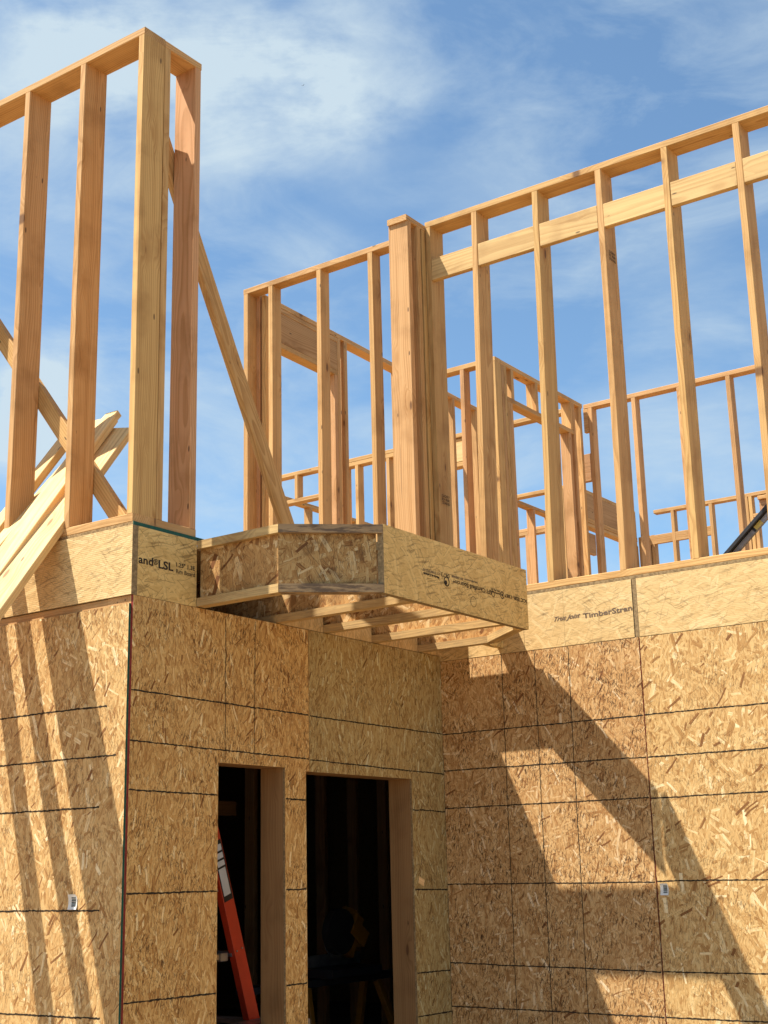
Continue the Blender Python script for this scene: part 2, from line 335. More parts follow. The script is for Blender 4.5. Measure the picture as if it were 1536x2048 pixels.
def board(name, c0, c1, wdir, wd, th, mat, parent=None, bow=0.0, pink=None, val=None, ch=0.0028, twist=0.0):
    """sawn timber: long axis c0-c1, wd wide along wdir, th thick, eased edges, a little bow"""
    c0, c1 = V(c0), V(c1); L = (c1 - c0); ln = L.length; L.normalize()
    W = V(wdir); W = (W - L * W.dot(L)).normalized(); Tn = L.cross(W)
    seg = max(1, int(ln / 0.22)) if bow or twist else 1
    a, b2 = wd / 2, th / 2
    prof = [(-a + ch, -b2), (a - ch, -b2), (a, -b2 + ch), (a, b2 - ch), (a - ch, b2), (-a + ch, b2), (-a, b2 - ch), (-a, -b2 + ch)]
    by, bz = random.uniform(-bow, bow), random.uniform(-bow, bow); b3 = random.uniform(-bow, bow) * 0.35
    vs = []
    for i in range(seg + 1):
        s = i / seg; x = (s - 0.5) * ln; e = math.sin(math.pi * s); e2 = math.sin(2 * math.pi * s)
        tw = twist * (s - 0.5)
        for (y, z) in prof:
            yy = y * math.cos(tw) - z * math.sin(tw); zz = y * math.sin(tw) + z * math.cos(tw)
            vs.append((x, yy + by * e + b3 * e2, zz + bz * e))
    fs = []
    for i in range(seg):
        for k in range(8):
            k2 = (k + 1) % 8
            fs.append((i * 8 + k, i * 8 + k2, (i + 1) * 8 + k2, (i + 1) * 8 + k))
    fs.append(tuple(range(7, -1, -1))); fs.append(tuple(seg * 8 + k for k in range(8)))
    R = Matrix.Identity(4); c = (c0 + c1) / 2
    for i in range(3): R[i][0] = L[i]; R[i][1] = W[i]; R[i][2] = Tn[i]; R[i][3] = c[i]
    col = (random.random() if pink is None else pink, random.uniform(0.28, 0.72) if val is None else val, random.random(), 1)
    return mesh_obj(name, vs, fs, mat, R, parent, col=col)

def box(name, lo, hi, mat, parent=None, ch=0.0, col=None):
    """axis box with long axis as local X"""
    lo, hi = V(lo), V(hi); d = hi - lo; ax = max(range(3), key=lambda i: d[i]); c = (lo + hi) / 2
    e = [V((1, 0, 0)), V((0, 1, 0)), V((0, 0, 1))]; o1 = (ax + 1) % 3; o2 = (ax + 2) % 3
    return board(name, c - e[ax] * d[ax] / 2, c + e[ax] * d[ax] / 2, e[o1], d[o1], d[o2], mat, parent, ch=ch or min(0.0015, d[o1] * .1, d[o2] * .1))

def sheet(name, plane, off, thick, us, vs_, hole, mats, parent=None, lines=(), swap=False, edge_mats=None):
    """panel standing in a vertical plane. plane 'Y': u=x, outward -Y ; plane 'X': u=y, outward +X.
    us, vs_: grid cuts; hole(u,v)->True where open. lines: (u0,v0,u1,v1,width,matindex) drawn marks, part of the panel's own face."""
    def P(u, v, d):  # d = depth behind face
        return (u, off + d, v) if plane == 'Y' else (off - d, u, v)
    verts, faces, mi, uv = [], [], [], []
    def q(pts, uvp, k):
        b0 = len(verts); verts.extend(pts); uv.extend(uvp); faces.append(tuple(range(b0, b0 + len(pts)))); mi.append(k)
    U = lambda u, v: (v, u) if swap else (u, v)
    n, m_ = len(us) - 1, len(vs_) - 1
    solid = [[not hole((us[i] + us[i + 1]) / 2, (vs_[j] + vs_[j + 1]) / 2) for j in range(m_)] for i in range(n)]
    S_ = lambda i, j: 0 <= i < n and 0 <= j < m_ and solid[i][j]
    for i in range(n):
        for j in range(m_):
            if not solid[i][j]: continue
            u0, u1, v0, v1 = us[i], us[i + 1], vs_[j], vs_[j + 1]
            q([P(u0, v0, 0), P(u1, v0, 0), P(u1, v1, 0), P(u0, v1, 0)], [U(u0, v0), U(u1, v0), U(u1, v1), U(u0, v1)], 0)
            q([P(u0, v0, thick), P(u0, v1, thick), P(u1, v1, thick), P(u1, v0, thick)], [U(u0, v0), U(u0, v1), U(u1, v1), U(u1, v0)], 0)
            em = edge_mats or {}
            if not S_(i - 1, j): q([P(u0, v0, 0), P(u0, v1, 0), P(u0, v1, thick), P(u0, v0, thick)], [U(u0, v0), U(u0, v1), U(u0 + thick, v1), U(u0 + thick, v0)], em.get('l', 1) if i == 0 else 1)
            if not S_(i + 1, j): q([P(u1, v0, 0), P(u1, v0, thick), P(u1, v1, thick), P(u1, v1, 0)], [U(u1, v0), U(u1 + thick, v0), U(u1 + thick, v1), U(u1, v1)], em.get('r', 1) if i == n - 1 else 1)
            if not S_(i, j - 1): q([P(u0, v0, 0), P(u0, v0, thick), P(u1, v0, thick), P(u1, v0, 0)], [U(u0, v0), U(u0, v0 + thick), U(u1, v0 + thick), U(u1, v0)], 1)
            if not S_(i, j + 1): q([P(u0, v1, 0), P(u1, v1, 0), P(u1, v1, thick), P(u0, v1, thick)], [U(u0, v1), U(u1, v1), U(u1, v1 + thick), U(u0, v1 + thick)], em.get('t', 1) if j == m_ - 1 else 1)
    for (u0, v0, u1, v1, wdt, k) in lines:
        A, B = V((u0, v0)), V((u1, v1)); D = B - A; ln = D.length; D.normalize(); N = V((-D.y, D.x))
        ns = max(2, int(ln / 0.010)); prev = None; off2 = 0.0; ds = 0
        for s in range(ns + 1):
            off2 = off2 * 0.9 + random.uniform(-1, 1) * 0.0006
            c = A + D * ln * s / ns + N * off2
            r1 = wdt * random.uniform(0.14, 0.46); r2 = wdt * random.uniform(0.14, 0.46)
            cur = (c + N * r1, c - N * r2)
            if prev is not None:
                pts = [prev[0], prev[1], cur[1], cur[0]]
                if plane == 'Y': pass
                q([P(p.x, p.y, -0.0007) for p in pts], [U(p.x, p.y) for p in pts], k)
            prev = cur
    c = V(P((us[0] + us[-1]) / 2, vs_[0], 0)); verts = [V(v) - c for v in verts]
    return mesh_obj(name, verts, faces, mats, Matrix.Translation(c), parent, uv, mi)

def text(name, body, org, xd, yd, size, mat, parent, width=None, shear=0.0, bold=0.0, lift=0.0009):
    cu = bpy.data.curves.new('t', 'FONT'); cu.body = body; cu.size = size; cu.shear = shear; cu.offset = bold; cu.resolution_u = 3
    to = bpy.data.objects.new('t', cu); COL.objects.link(to); bpy.context.view_layer.update()
    me = bpy.data.meshes.new_from_object(to.evaluated_get(bpy.context.evaluated_depsgraph_get()))
    COL.objects.unlink(to); bpy.data.objects.remove(to)
    xs = [v.co.x for v in me.vertices]; x0, x1 = min(xs), max(xs); k = (width / (x1 - x0)) if width else 1
    for v in me.vertices: v.co.x = (v.co.x - x0) * k
    X, Y = V(xd).normalized(), V(yd).normalized(); Z = X.cross(Y); R = Matrix.Identity(4); o = V(org) + Z * lift
    for i in range(3): R[i][0] = X[i]; R[i][1] = Y[i]; R[i][2] = Z[i]; R[i][3] = o[i]
    me.materials.clear(); me.materials.append(mat)
    ob = bpy.data.objects.new(name, me); COL.objects.link(ob); place(ob, R, parent); return ob

class Wall:
    """framed wall: origin = outer face corner, d = run direction, n = depth direction"""
    def __init__(s, label, o, d, n, depth, zb, zt, mat='fir', pink=None, thingname='stud_wall'):
        s.o = V((*o, 0)); s.d = V((*d, 0)).normalized(); s.n = V((*n, 0)).normalized(); s.dep = depth
        s.zb, s.zt, s.m, s.pk = zb, zt, M[mat], pink
        s.e = thing(thingname, label, 'stud wall', (s.o.x, s.o.y, zb))
    def P(s, a, dep, z): return s.o + s.d * a + s.n * dep + V((0, 0, z))
    def stud(s, a, z0=None, z1=None, a2=None, name='stud', pink=None, val=None, bow=0.004, mat=None):
        z0 = s.zb + .038 if z0 is None else z0; z1 = s.zt - .038 if z1 is None else z1
        h = s.dep / 2; a2 = a if a2 is None else a2
        return board(name, s.P(a2 + .019, h, z0), s.P(a + .019, h, z1), s.n, s.dep, .038, mat or s.m, s.e, bow=bow if z1 - z0 > .8 else 0,
                     pink=s.pk if pink is None else pink, val=val, twist=random.uniform(-.03, .03) if z1 - z0 > .8 else 0)
    def plate(s, a0, a1, z, name='top_plate', dep=None, th=.038, val=None):
        dp = dep or s.dep
        return board(name, s.P(a0, dp / 2, z + th / 2), s.P(a1, dp / 2, z + th / 2), s.n, dp, th, s.m, s.e, pink=s.pk, val=val)
    def bottom(s, a0, a1): return s.plate(a0, a1, s.zb, 'bottom_plate')
    def top(s, a0, a1): return s.plate(a0, a1, s.zt - .038)
    def flat(s, a0, a1, z0, z1, d0, d1, name='header', mat=None, pink=None, val=None):
        """board standing on edge within the wall, running along it"""
        return board(name, s.P(a0, (d0 + d1) / 2, (z0 + z1) / 2), s.P(a1, (d0 + d1) / 2, (z0 + z1) / 2), V((0, 0, 1)), z1 - z0, d1 - d0, mat or s.m, s.e, pink=s.pk if pink is None else pink, val=val)

D = 2.374
NO = lambda u, v: False
# ------------------------------------------------------------------ ground and house shell
g = mesh_obj('ground', [(-600, -600, -2.9), (600, -600, -2.9), (600, 600, -2.9), (-600, 600, -2.9)], [(0, 1, 2, 3)], M['earth']); tag(g, kind='structure')
f = box('floor', (-8.2, 0.02, -2.86), (0.0, 11.0, -2.76), M['concrete']); tag(f, kind='structure')
f2 = box('floor', (0.001, D + .02, -2.86), (6.0, 11.0, -2.76), M['concrete']); tag(f2, kind='structure')

ZB = -2.74
# left wall (sun side)
lw = thing('sheathed_wall', 'strand board wall face at far left below the leaning lumber, striped with shadow', 'wall', (0, 0, ZB))
ll = [(-2.4, z, -.105 - o, z + dz, .011, 2) for z, dz, o in ((-.459, -.001, .01), (-.668, .001, -.05), (-.874, .001, .04), (-1.285, .002, .02), (-1.70, .006, 0))]
sheet('strand_board_panel', 'Y', -.011, .011, [-1.2, -.001], [ZB, -.037], NO, [M['osb_left'], M['osb_end'], M['ink'], M['green']], lw, [(max(a, -1.199), b, c, d, e, k) for a, b, c, d, e, k in ll], edge_mats={'r': 3})
sheet('strand_board_panel', 'Y', -.011, .011, [-2.42, -1.203], [ZB, -.037], NO, [M['osb_left'], M['osb_end'], M['ink'], M['green']], lw, [(-2.41, b, -1.21, d, e, k) for a, b, c, d, e, k in ll])
sheet('strand_board_panel', 'Y', -.011, .011, [-8.0, -2.423], [ZB, -.037], NO, [M['osb_left'], M['osb_end']], lw)
for k in range(20): board('stud', (-.019 - k * .4064, .07, ZB + .04), (-.019 - k * .4064, .07, -.08), (0, 1, 0), .139, .038, M['fir'], lw)
board('top_plate', (-8.0, .07, -.0575), (-.002, .07, -.0575), (0, 1, 0), .14, .038, M['fir'], lw, pink=.3)
board('top_plate', (-8.0, .07, -.0193), (-.14, .07, -.0193), (0, 1, 0), .14, .037, M['fir'], lw, pink=.5)
board('top_plate', (-.07, 0, -.0193), (-.07, 0.55, -.0193), (1, 0, 0), .14, .037, M['fir'], lw, pink=.5)
board('bottom_plate', (-8.0, .07, ZB + .019), (-.002, .07, ZB + .019), (0, 1, 0), .14, .038, M['fir'], lw)
# window wall
N0, N1, NT_ = .540, 1.000, -.675
W0, W1, WT = 1.157, 2.046, -.686
ww = thing('sheathed_wall', 'shaded strand board wall with two tall dark door openings', 'wall', (0, .02, ZB))
zs = [(-.403, -.417), (-.611, -.627), (-.811, -.820), (-1.220, -1.227), (-1.636, -1.643)]
L1 = []
for a, b_ in zs:
    if a > NT_: L1.append((.002, a, 1.180, b_, .010, 2))
    else: L1 += [(.002, a, N0 - .004, a + (b_ - a) * .45, .011, 2), (N1 + .004, a + (b_ - a) * .85, W0 - .004, b_, .011, 2)]
L1 += [(.583, -.012, .584, NT_ + .004, .006, 2), (.788, -.012, .780, NT_ + .004, .006, 2)]
h1 = lambda u, v: (N0 < u < N1 and v < NT_) or (u > W0 and v < WT)
sheet('strand_board_panel', 'X', .011, .011, [.001, N0, N1, W0, 1.183], [ZB, WT, NT_, -.001], h1, [M['osb_window'], M['osb_end'], M['ink'], M['red']], ww, L1, edge_mats={'l': 3})
L2 = []
for a, b_ in ((-.420, -.430), (-.630, -.648), (-.820, -.850), (-1.228, -1.255), (-1.642, -1.665), (-1.865, -1.871)):
    if a > WT: L2.append((1.19, a, D - .014, b_, .010, 2))
    else: L2.append((W1 + .004, a + (b_ - a) * .8, D - .014, b_, .011, 2))
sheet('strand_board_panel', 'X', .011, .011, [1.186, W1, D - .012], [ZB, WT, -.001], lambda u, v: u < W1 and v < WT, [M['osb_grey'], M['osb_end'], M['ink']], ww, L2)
for y in (.19, .502 - .038, .502, N1 + .001, N1 + .04, W0 - .04 - .001, W1 + .001, W1 + .04, W1 + .22):
    jm = M['shaded_red_fir'] if y in (N1 + .001, W1 + .001) else M['fir']; tall = -.08 if y not in (.502, N1 + .001) else NT_ + .002
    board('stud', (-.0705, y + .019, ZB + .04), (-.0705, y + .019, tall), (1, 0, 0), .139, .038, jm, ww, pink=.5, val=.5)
for y in (.62, .83, 1.25, 1.55, 1.85): board('cripple_stud', (-.0705, y, WT + .18), (-.0705, y, -.08), (1, 0, 0), .139, .038, M['fir'], ww)
board('header', (-.0705, N0 - .036, NT_ + .0205), (-.0705, N1 + .0, NT_ + .0205), (1, 0, 0), .139, .037, M['shaded_red_fir'], ww, pink=.4, val=.3)
board('header', (-.0705, W0 - .002, WT + .0205), (-.0705, W1 + .0, WT + .0205), (1, 0, 0), .139, .037, M['shaded_red_fir'], ww, pink=.4, val=.3)
board('header', (-.0705, N0 - .036, NT_ + .11), (-.0705, W1, NT_ + .11), (0, 0, 1), .13, .136, M['fir'], ww)
board('top_plate', (-.0705, .551, -.0393), (-.0705, D + .12, -.0393), (1, 0, 0), .139, .077, M['fir'], ww)
# right wall
rw = thing('sheathed_wall', 'strand board wall on the right crossed by the big diagonal shadow', 'wall', (0, D, ZB))
RT = -.030
Lr = []
for z, dz in ((-.430, .004), (-.632, -.001), (-.832, .000), (-1.232, -.003), (-1.640, -.011), (-1.851, -.006)):
    Lr.append((.004, z - dz, 1.214, z + dz, .010, 2))
for x in (.4064, .6096, .8128): Lr.append((x, RT - .002, x - .002, ZB + .3, .0065, 2))
Lr += [(.010, RT - .003, .012, ZB + .3, .006, 2)]
sheet('strand_board_panel', 'Y', D - .011, .011, [.0115, 1.2175], [ZB, RT], NO, [M['osb_right'], M['osb_end'], M['ink']], rw, Lr)
Lg = []
for z, dz in ((-.421, .004), (-.633, .002), (-.833, .002), (-1.232, .000), (-1.648, .003), (-1.860, -.004)):
    Lg.append((1.224, z - dz, 3.4, z + dz * 2, .010, 2))
Lg.append((1.2225, RT - .003, 1.222, ZB + .3, .007, 4))
sheet('strand_board_panel', 'Y', D - .011, .011, [1.2205, 3.65], [ZB, RT], NO, [M['osb_right_gold'], M['osb_end'], M['ink'], M['redink'], M['redink']], rw, Lg)
sheet('strand_board_panel', 'Y', D - .011, .011, [3.653, 6.0], [ZB, RT], NO, [M['osb_right'], M['osb_end']], rw)
for k in range(15): board('stud', (.019 + k * .4064, D + .07, ZB + .04), (.019 + k * .4064, D + .07, -.08), (0, 1, 0), .139, .038, M['fir'], rw)
board('top_plate', (0.001, D + .07, -.055), (6.0, D + .07, -.055), (0, 1, 0), .139, .048, M['fir'], rw)
board('bottom_plate', (0.001, D + .07, ZB + .019), (6.0, D + .07, ZB + .019), (0, 1, 0), .139, .038, M['fir'], rw)
# rear of the house: keeps the rooms behind the openings dark
bw = thing('sheathed_wall', 'strand board wall closing the back of the house, behind the dark door openings', 'wall', (-8, 11, ZB))
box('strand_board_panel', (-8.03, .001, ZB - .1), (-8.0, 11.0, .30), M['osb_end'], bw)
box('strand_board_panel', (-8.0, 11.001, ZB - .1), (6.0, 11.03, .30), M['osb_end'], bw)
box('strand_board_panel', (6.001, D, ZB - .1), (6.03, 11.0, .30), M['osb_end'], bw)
# inner partition seen through the openings
pw = Wall('dark bare stud partition inside the room behind the door openings', (-2.4, .3), (0, 1), (-1, 0), .089, -2.76, -.08, mat='shaded_red_fir')
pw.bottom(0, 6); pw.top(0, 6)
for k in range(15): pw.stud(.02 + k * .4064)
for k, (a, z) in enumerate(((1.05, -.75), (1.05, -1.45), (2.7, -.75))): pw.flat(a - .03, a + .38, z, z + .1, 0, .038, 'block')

# ------------------------------------------------------------------ floor: subfloor and rim boards
fd = thing('subfloor', 'strand board floor deck with dark green edge under the corner studs', 'floor deck', (-.2, .3, .30))
box('subfloor_panel', (-8.0, .03, .2745), (-.031, 11.0, .292), M['osb_end'], fd)
box('subfloor_panel', (-.030, D + .03, .2745), (6.0, 11.0, .292), M['osb_end'], fd)
box('subfloor_panel', (-4.0, -.004, .3042), (.004, .455, .3205), M['osb_end'], fd)
box('edge_band', (.0042, -.004, .3035), (.0072, .455, .3208), M['green'], fd)

def rim(label, plane, off, us, z0, z1, mat, endm='lsl_end', lines=()):
    t_ = thing('rim_board', label, 'rim board', ((us[0] + us[-1]) / 2, off, z0) if plane == 'Y' else (off, (us[0] + us[-1]) / 2, z0))
    o = sheet('board_face', plane, off, .032, us, [z0, z1], NO, [M[mat], M[endm], M['ink']], t_, lines, swap=True)
    return t_, o
r1, r1f = rim('pale sunlit rim board with fine ripples at left, crossed by stud shadows', 'Y', -.011, [-5.0, .0105], .0005, .3035, 'lsl_left')
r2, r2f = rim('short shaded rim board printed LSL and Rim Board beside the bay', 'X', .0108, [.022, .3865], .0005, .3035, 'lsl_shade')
text('printed_text', 'and', (.0108, .026, .142), (0, 1, 0), (0, 0, 1), .050, M['stamp'], r2f, width=.088, bold=.0011)
text('printed_text', '®', (.0108, .116, .150), (0, 1, 0), (0, 0, 1), .034, M['stamp'], r2f, width=.028, bold=.0006)
text('printed_text', 'LSL', (.0108, .146, .139), (0, 1, 0), (0, 0, 1), .050, M['stamp'], r2f, width=.092, bold=.0014)
text('printed_text', '1.25" 1.3E', (.0108, .255, .163), (0, 1, 0), (0, 0, 1), .027, M['stamp'], r2f, width=.120, bold=.0006)
text('printed_text', 'Rim Board', (.0108, .255, .134), (0, 1, 0), (0, 0, 1), .027, M['stamp'], r2f, width=.120, bold=.0003)
r3, r3f = rim('pale rim board printed TimberStran, behind the corner of the bay', 'Y', D - .0125, [.002, 1.199], -.0285, .2735, 'lsl_right', lines=[(.555, -.025, .553, .27, .0016, 2), (.80, -.025, .80, .27, .0012, 2)])
text('printed_text', 'Trus Joist', (.742, D - .0125, .108), (1, 0, .03), (-.03, 0, 1), .034, M['faint'], r3f, width=.158, shear=.55, bold=.0007)
text('printed_text', 'TimberStran', (.914, D - .0125, .103), (1, 0, .03), (-.03, 0, 1), .038, M['faint'], r3f, width=.283, bold=.0009)
r4, r4f = rim('golden rim board on the far right, top of the right wall', 'Y', D - .0125, [1.227, 6.0], -.0285, .2735, 'lsl_right')
st_ = box('filler_strip', (1.2005, D - .009, -.0285), (1.2255, D + .02, .2735), M['lsl_end']); tag(st_, 'narrow upright filler strip between the two rim boards on the right', 'filler strip')
for o in (st_,): o.name = 'filler_strip'
ed = box('subfloor_edge', (.003, D - .006, .2742), (6.0, D + .03, .2915), M['lsl_end'], fd)

# ------------------------------------------------------------------ the bay
bay = thing('bay_platform', 'angled joist platform jutting out from the corner, open below', 'bay platform', (.4, 1.2, .0))
def prism(name, pts, z0, z1, mat, parent, axis=None, uvm=False, pink=None, val=None):
    pts = [V((p[0], p[1], 0)) for p in pts]; L = V((*axis, 0)).normalized() if axis else (pts[1] - pts[0]).normalized()
    W = V((0, 0, 1)).cross(L); c = sum(pts, V((0, 0, 0))) / len(pts) + V((0, 0, (z0 + z1) / 2))
    R = Matrix.Identity(4)
    for i in range(3): R[i][0] = L[i]; R[i][1] = W[i]; R[i][2] = (0, 0, 1)[i]; R[i][3] = c[i]
    h = (z1 - z0) / 2; n = len(pts); loc = [((p - c).dot(L), (p - c).dot(W)) for p in pts]
    vs = [(a, b_, -h) for a, b_ in loc] + [(a, b_, h) for a, b_ in loc]
    fs = [tuple(range(n - 1, -1, -1)), tuple(range(n, 2 * n))] + [(i, (i + 1) % n, n + (i + 1) % n, n + i) for i in range(n)]
    uv = [(v[2] + (0.0 if True else 0), v[0] + v[1] * .3) for v in vs]
    uv = [(v[0] + v[1] * .3 + c.x * 3, v[2] + c.y * 2) for v in vs]
    return mesh_obj(name, vs, fs, mat, R, parent, uv, col=(random.random() if pink is None else pink, random.uniform(.42, .62) if val is None else val, random.random(), 1))

def ijoist(p0, p1, inn, w=.045, z0=.003, z1=.303, fm='lvl', wm='osb_web', e0=(0, 0), e1=(0, 0), fh=.038, topm=None):
    """e0/e1: how far the inner edge is pulled along the joist at each end (mitre)"""
    p0, p1 = V((*p0, 0)), V((*p1, 0)); L = (p1 - p0).normalized(); I = V((*inn, 0)).normalized()
    a0, a1 = p0, p1; b1_ = p1 + I * w + L * e1[0]; b0_ = p0 + I * w + L * e0[0]
    jj = prism('joist', [p0 + I * (w / 2 - .005), p1 + I * (w / 2 - .005) + L * e1[0] * .4, p1 + I * (w / 2 + .005) + L * e1[0] * .6, p0 + I * (w / 2 + .005) + L * e0[0] * .4], z0 + fh, z1 - fh, M[wm], bay, axis=(L.x, L.y))
    prism('flange', [a0, a1, b1_, b0_], z0, z0 + fh - .0005, M[fm], jj, axis=(L.x, L.y))
    prism('flange', [a0, a1, b1_, b0_], z1 - fh + .0005, z1, M[topm or fm], jj, axis=(L.x, L.y))
    return jj
A_, B_, C_, D_ = (.012, .387), (.487, .384), (.8235, .690), (.8235, 1.930)
ijoist(A_, B_, (0, 1), w=.058, e1=(-.022, 0), wm='osb_web')
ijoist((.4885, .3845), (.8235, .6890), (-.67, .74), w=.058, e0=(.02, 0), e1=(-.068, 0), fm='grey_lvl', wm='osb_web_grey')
for y in (.936, 1.312, 1.722): ijoist((-1.2, y), (.7915, y), (0, 1), w=.046)
ijoist((-1.2, 2.150), (.4700, 2.150), (0, 1), w=.046)
ijoist((.790, 1.945), (.490, 2.190), (-.63, -.77), w=.058, wm='osb_web')
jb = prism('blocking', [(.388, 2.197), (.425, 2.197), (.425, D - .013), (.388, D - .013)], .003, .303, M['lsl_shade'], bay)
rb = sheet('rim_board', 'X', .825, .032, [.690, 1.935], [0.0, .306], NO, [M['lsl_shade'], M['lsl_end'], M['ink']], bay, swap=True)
for y0, y1 in ((.983, 1.311), (1.359, 1.721), (1.769, 2.149), (2.198, D - .013)):
    prism('blocking', [(-.03, y0), (.006, y0), (.006, y1), (-.03, y1)], .003, .303, M['lsl_left'], bay, axis=(0, 1))
def btext(body, y, z, size, width, mat='stamp', bold=.0003, shear=0):
    text('printed_text', body, (.825, y, z), (0, -1, 0), (0, 0, -1), size, M[mat], rb, width=width, bold=bold, shear=shear)
btext('ICC ESR-1387', 1.925, .150, .024, .215, bold=.0008)
btext('SFI Certified Sourcing', 1.585, .146, .030, .345, bold=.0006)
btext('www.sfiprogram.org', 1.46, .168, .014, .12, 'faint')
btext('Made in Canada', 1.125, .140, .015, .130, bold=.0006)
btext('0673', 1.212, .164, .026, .070, bold=.0003)
btext('2:1 17/08/18 21:20', 1.13, .158, .016, .14, 'faint')
btext('SFI-00008', 1.33, .167, .017, .10, 'faint')
btext('APA PRL-501', 1.665, .158, .013, .085, 'stamp')
btext('PERFORMANCE RATED', 1.665, .144, .010, .085, 'stamp')
def ring_mark(y, z, r1_, r2_, mat):
    vs, fs = [], []
    n = 20
    for i in range(n):
        a = 2 * math.pi * i / n
        vs += [(.8256, y + r1_ * math.cos(a), z + r1_ * math.sin(a)), (.8256, y + r2_ * math.cos(a), z + r2_ * math.sin(a))]
    for i in range(n):
        j = (i + 1) % n; fs.append((2 * i, 2 * j, 2 * j + 1, 2 * i + 1))
    mesh_obj('printed_logo', vs, fs, M[mat], None, rb)
ring_mark(1.686, .139, .019, .014, 'stamp'); ring_mark(1.686, .139, .008, .001, 'stamp')
ring_mark(1.60, .132, .016, .012, 'stamp'); ring_mark(1.186, .128, .024, .018, 'stamp'); ring_mark(1.18, .122, .011, .001, 'stamp'); ring_mark(1.415, .066, .026, .0235, 'stamp')

# ------------------------------------------------------------------ upper storey frames
zt1 = 2.744
t1 = Wall('tall front stud wall at far left, three studs and a corner post', (0, -.004), (-1, 0), (0, 1), .140, .321, zt1, pink=.35)
t1.bottom(0, 4); t1.top(0, 4)
for i, (a, pk, v) in enumerate(((0, .0, .62), (.400, .45, .5), (.808, .55, .42), (1.216, .4, .5), (1.62, .4, .5), (2.03, .4, .5), (2.43, .4, .5), (2.84, .4, .5))): t1.stud(a, pink=pk, val=v, bow=.003)
t2 = Wall('short return stud wall at the left corner, with one pinkish stud', (0, .137), (0, 1), (-1, 0), .140, .321, zt1, pink=.4)
t2.bottom(0, .252); t2.top(0, .252); t2.stud(.001, pink=.2, val=.5, bow=.001); t2.stud(.213, pink=1.0, val=.62, bow=.001)
t3 = Wall('thick post pack capped with a short plate, middle of the picture', (0, 2.182), (0, 1), (-1, 0), .140, .293, 2.645, pink=.4)
t3.top(-.012, .190); t3.bottom(0, .190)
t3.stud(0, pink=.6, val=.55, bow=0); t3.stud(.098, pink=.3, val=.35, bow=0); t3.stud(.150, pink=.0, val=.35, bow=0)

u4 = Wall('lower left stud wall between the diagonal brace and the post pack', (-1.464, D), (1, 0), (0, 1), .089, .293, 2.632, pink=.45)
u4.top(0, 1.322); u4.bottom(0, 1.322)
for a in (0, .214, .617, 1.024): u4.stud(a, pink=random.uniform(.2, .7))
u5b = Wall('long right stud wall with a band of blocking below its top plate', (0.0, D - .004), (1, 0), (0, 1), .140, .293, 2.666, pink=.15)
u5b.top(0, 4.4); u5b.bottom(.0, 6.0)
ST = [(0.001, .001), (.329, .300), (.742, .714), (1.147, 1.138), (1.549, 1.538), (1.956, 1.944), (2.362, 2.352), (2.77, 2.76), (3.17, 3.17), (3.58, 3.58), (3.99, 3.99)]
for i, (a, b_) in enumerate(ST): u5b.stud(a, a2=b_, pink=(.1, .3, .0, .35, .0, .25)[i % 6], val=(.3, .5, .42, .5, .58, .5)[i % 6])
sts = [o for o in u5b.e.children if o.name.startswith('stud')]
for k, zc, x in ((3, 2.13, .0), (0, .93, .0)):
    so_ = sts[k]; xx = (1.1845, .0405)[0 if k == 3 else 1]; yy = (D + .030, D + .02)[0 if k == 3 else 1]
    for r_ in range(3): text("mill_stamp", ("S-DRY", "D FIR", "STAND")[r_], (xx, yy, zc - r_ * .021), (0, 1, 0), (0, 0, 1), .022, M['stamp'], so_, width=.080, bold=.0003, lift=.0035)
u5b.stud(-.045, pink=.2, bow=0, val=.3)
for i in range(len(ST) - 1):
    j = random.uniform(-.004, .004); u5b.flat(ST[i][0] + .039, ST[i + 1][0] - .001, 2.272 + j, 2.412 + j, .001, .039, 'blocking', mat=M['block_fir'])
board('stud', u4.P(.098, .136, .331), u4.P(.098, .136, 2.592), u4.n, .089, .038, u4.m, u4.e, bow=.002, pink=.1, val=.6)
# wall running back from the far left corner of the lower wall
u5 = Wall('stud wall with a deep door header running back behind the lower left wall', (-1.400, D + .091), (-.13, 3.44), (-1, -.04), .089, .293, 2.632, pink=.4)
u5.top(0, 3.45); u5.bottom(0, .08); u5.bottom(.86, 3.45)
u5.stud(0.0, pink=.9, val=.6, bow=.001); u5.stud(.040, z1=2.30, pink=.2, bow=.001)
u5.flat(.079, .900, 2.557, 2.592, 0, .089, 'header_plate'); u5.flat(.079, .900, 2.341, 2.556, .002, .042, 'header', pink=.5, val=.25); u5.flat(.079, .900, 2.341, 2.556, .046, .086, 'header', pink=.7, val=.35)
u5.flat(.079, .900, 2.302, 2.340, 0, .089, 'header_plate', pink=.2, val=.4)
u5.stud(.862, z1=2.301, name='trimmer_stud', pink=.8, val=.6); u5.stud(.901, name='king_stud', bow=.001); u5.stud(.985)
for y in (4.21, 4.60, 5.00, 5.38, 5.75): u5.stud(y - D - .091)
u6 = Wall('short stud wall in the middle distance, right of the post pack', (-1.398, 4.520), (1, 0), (0, 1), .089, .293, 2.648, pink=.2)
u6.top(0, .598); u6.bottom(0, .598); u6.stud(.278, pink=.8, val=.5); u6.stud(.559, pink=.1, val=.6, bow=.001)
u7 = Wall('stud wall with a window opening running back from a studded corner', (-.800, 4.521), (0, 1), (-1, 0), .089, .293, 2.648, pink=.3)
u7.plate(.090, 1.43, 2.610); u7.bottom(.090, 1.43)
u7.stud(.091, pink=.5, val=.35, bow=.001); u7.stud(.131, pink=.1, bow=.001); u7.stud(.170, z1=2.330, bow=.001); u7.stud(.209, pink=.6, z1=2.330, bow=.001)
u7.stud(.240, z0=2.37, name='cripple_stud'); u7.stud(.625, z0=2.37, name='cripple_stud', val=.6)
u7.flat(.171, 1.245, 2.332, 2.370, 0, .089, 'header_plate', val=.4)
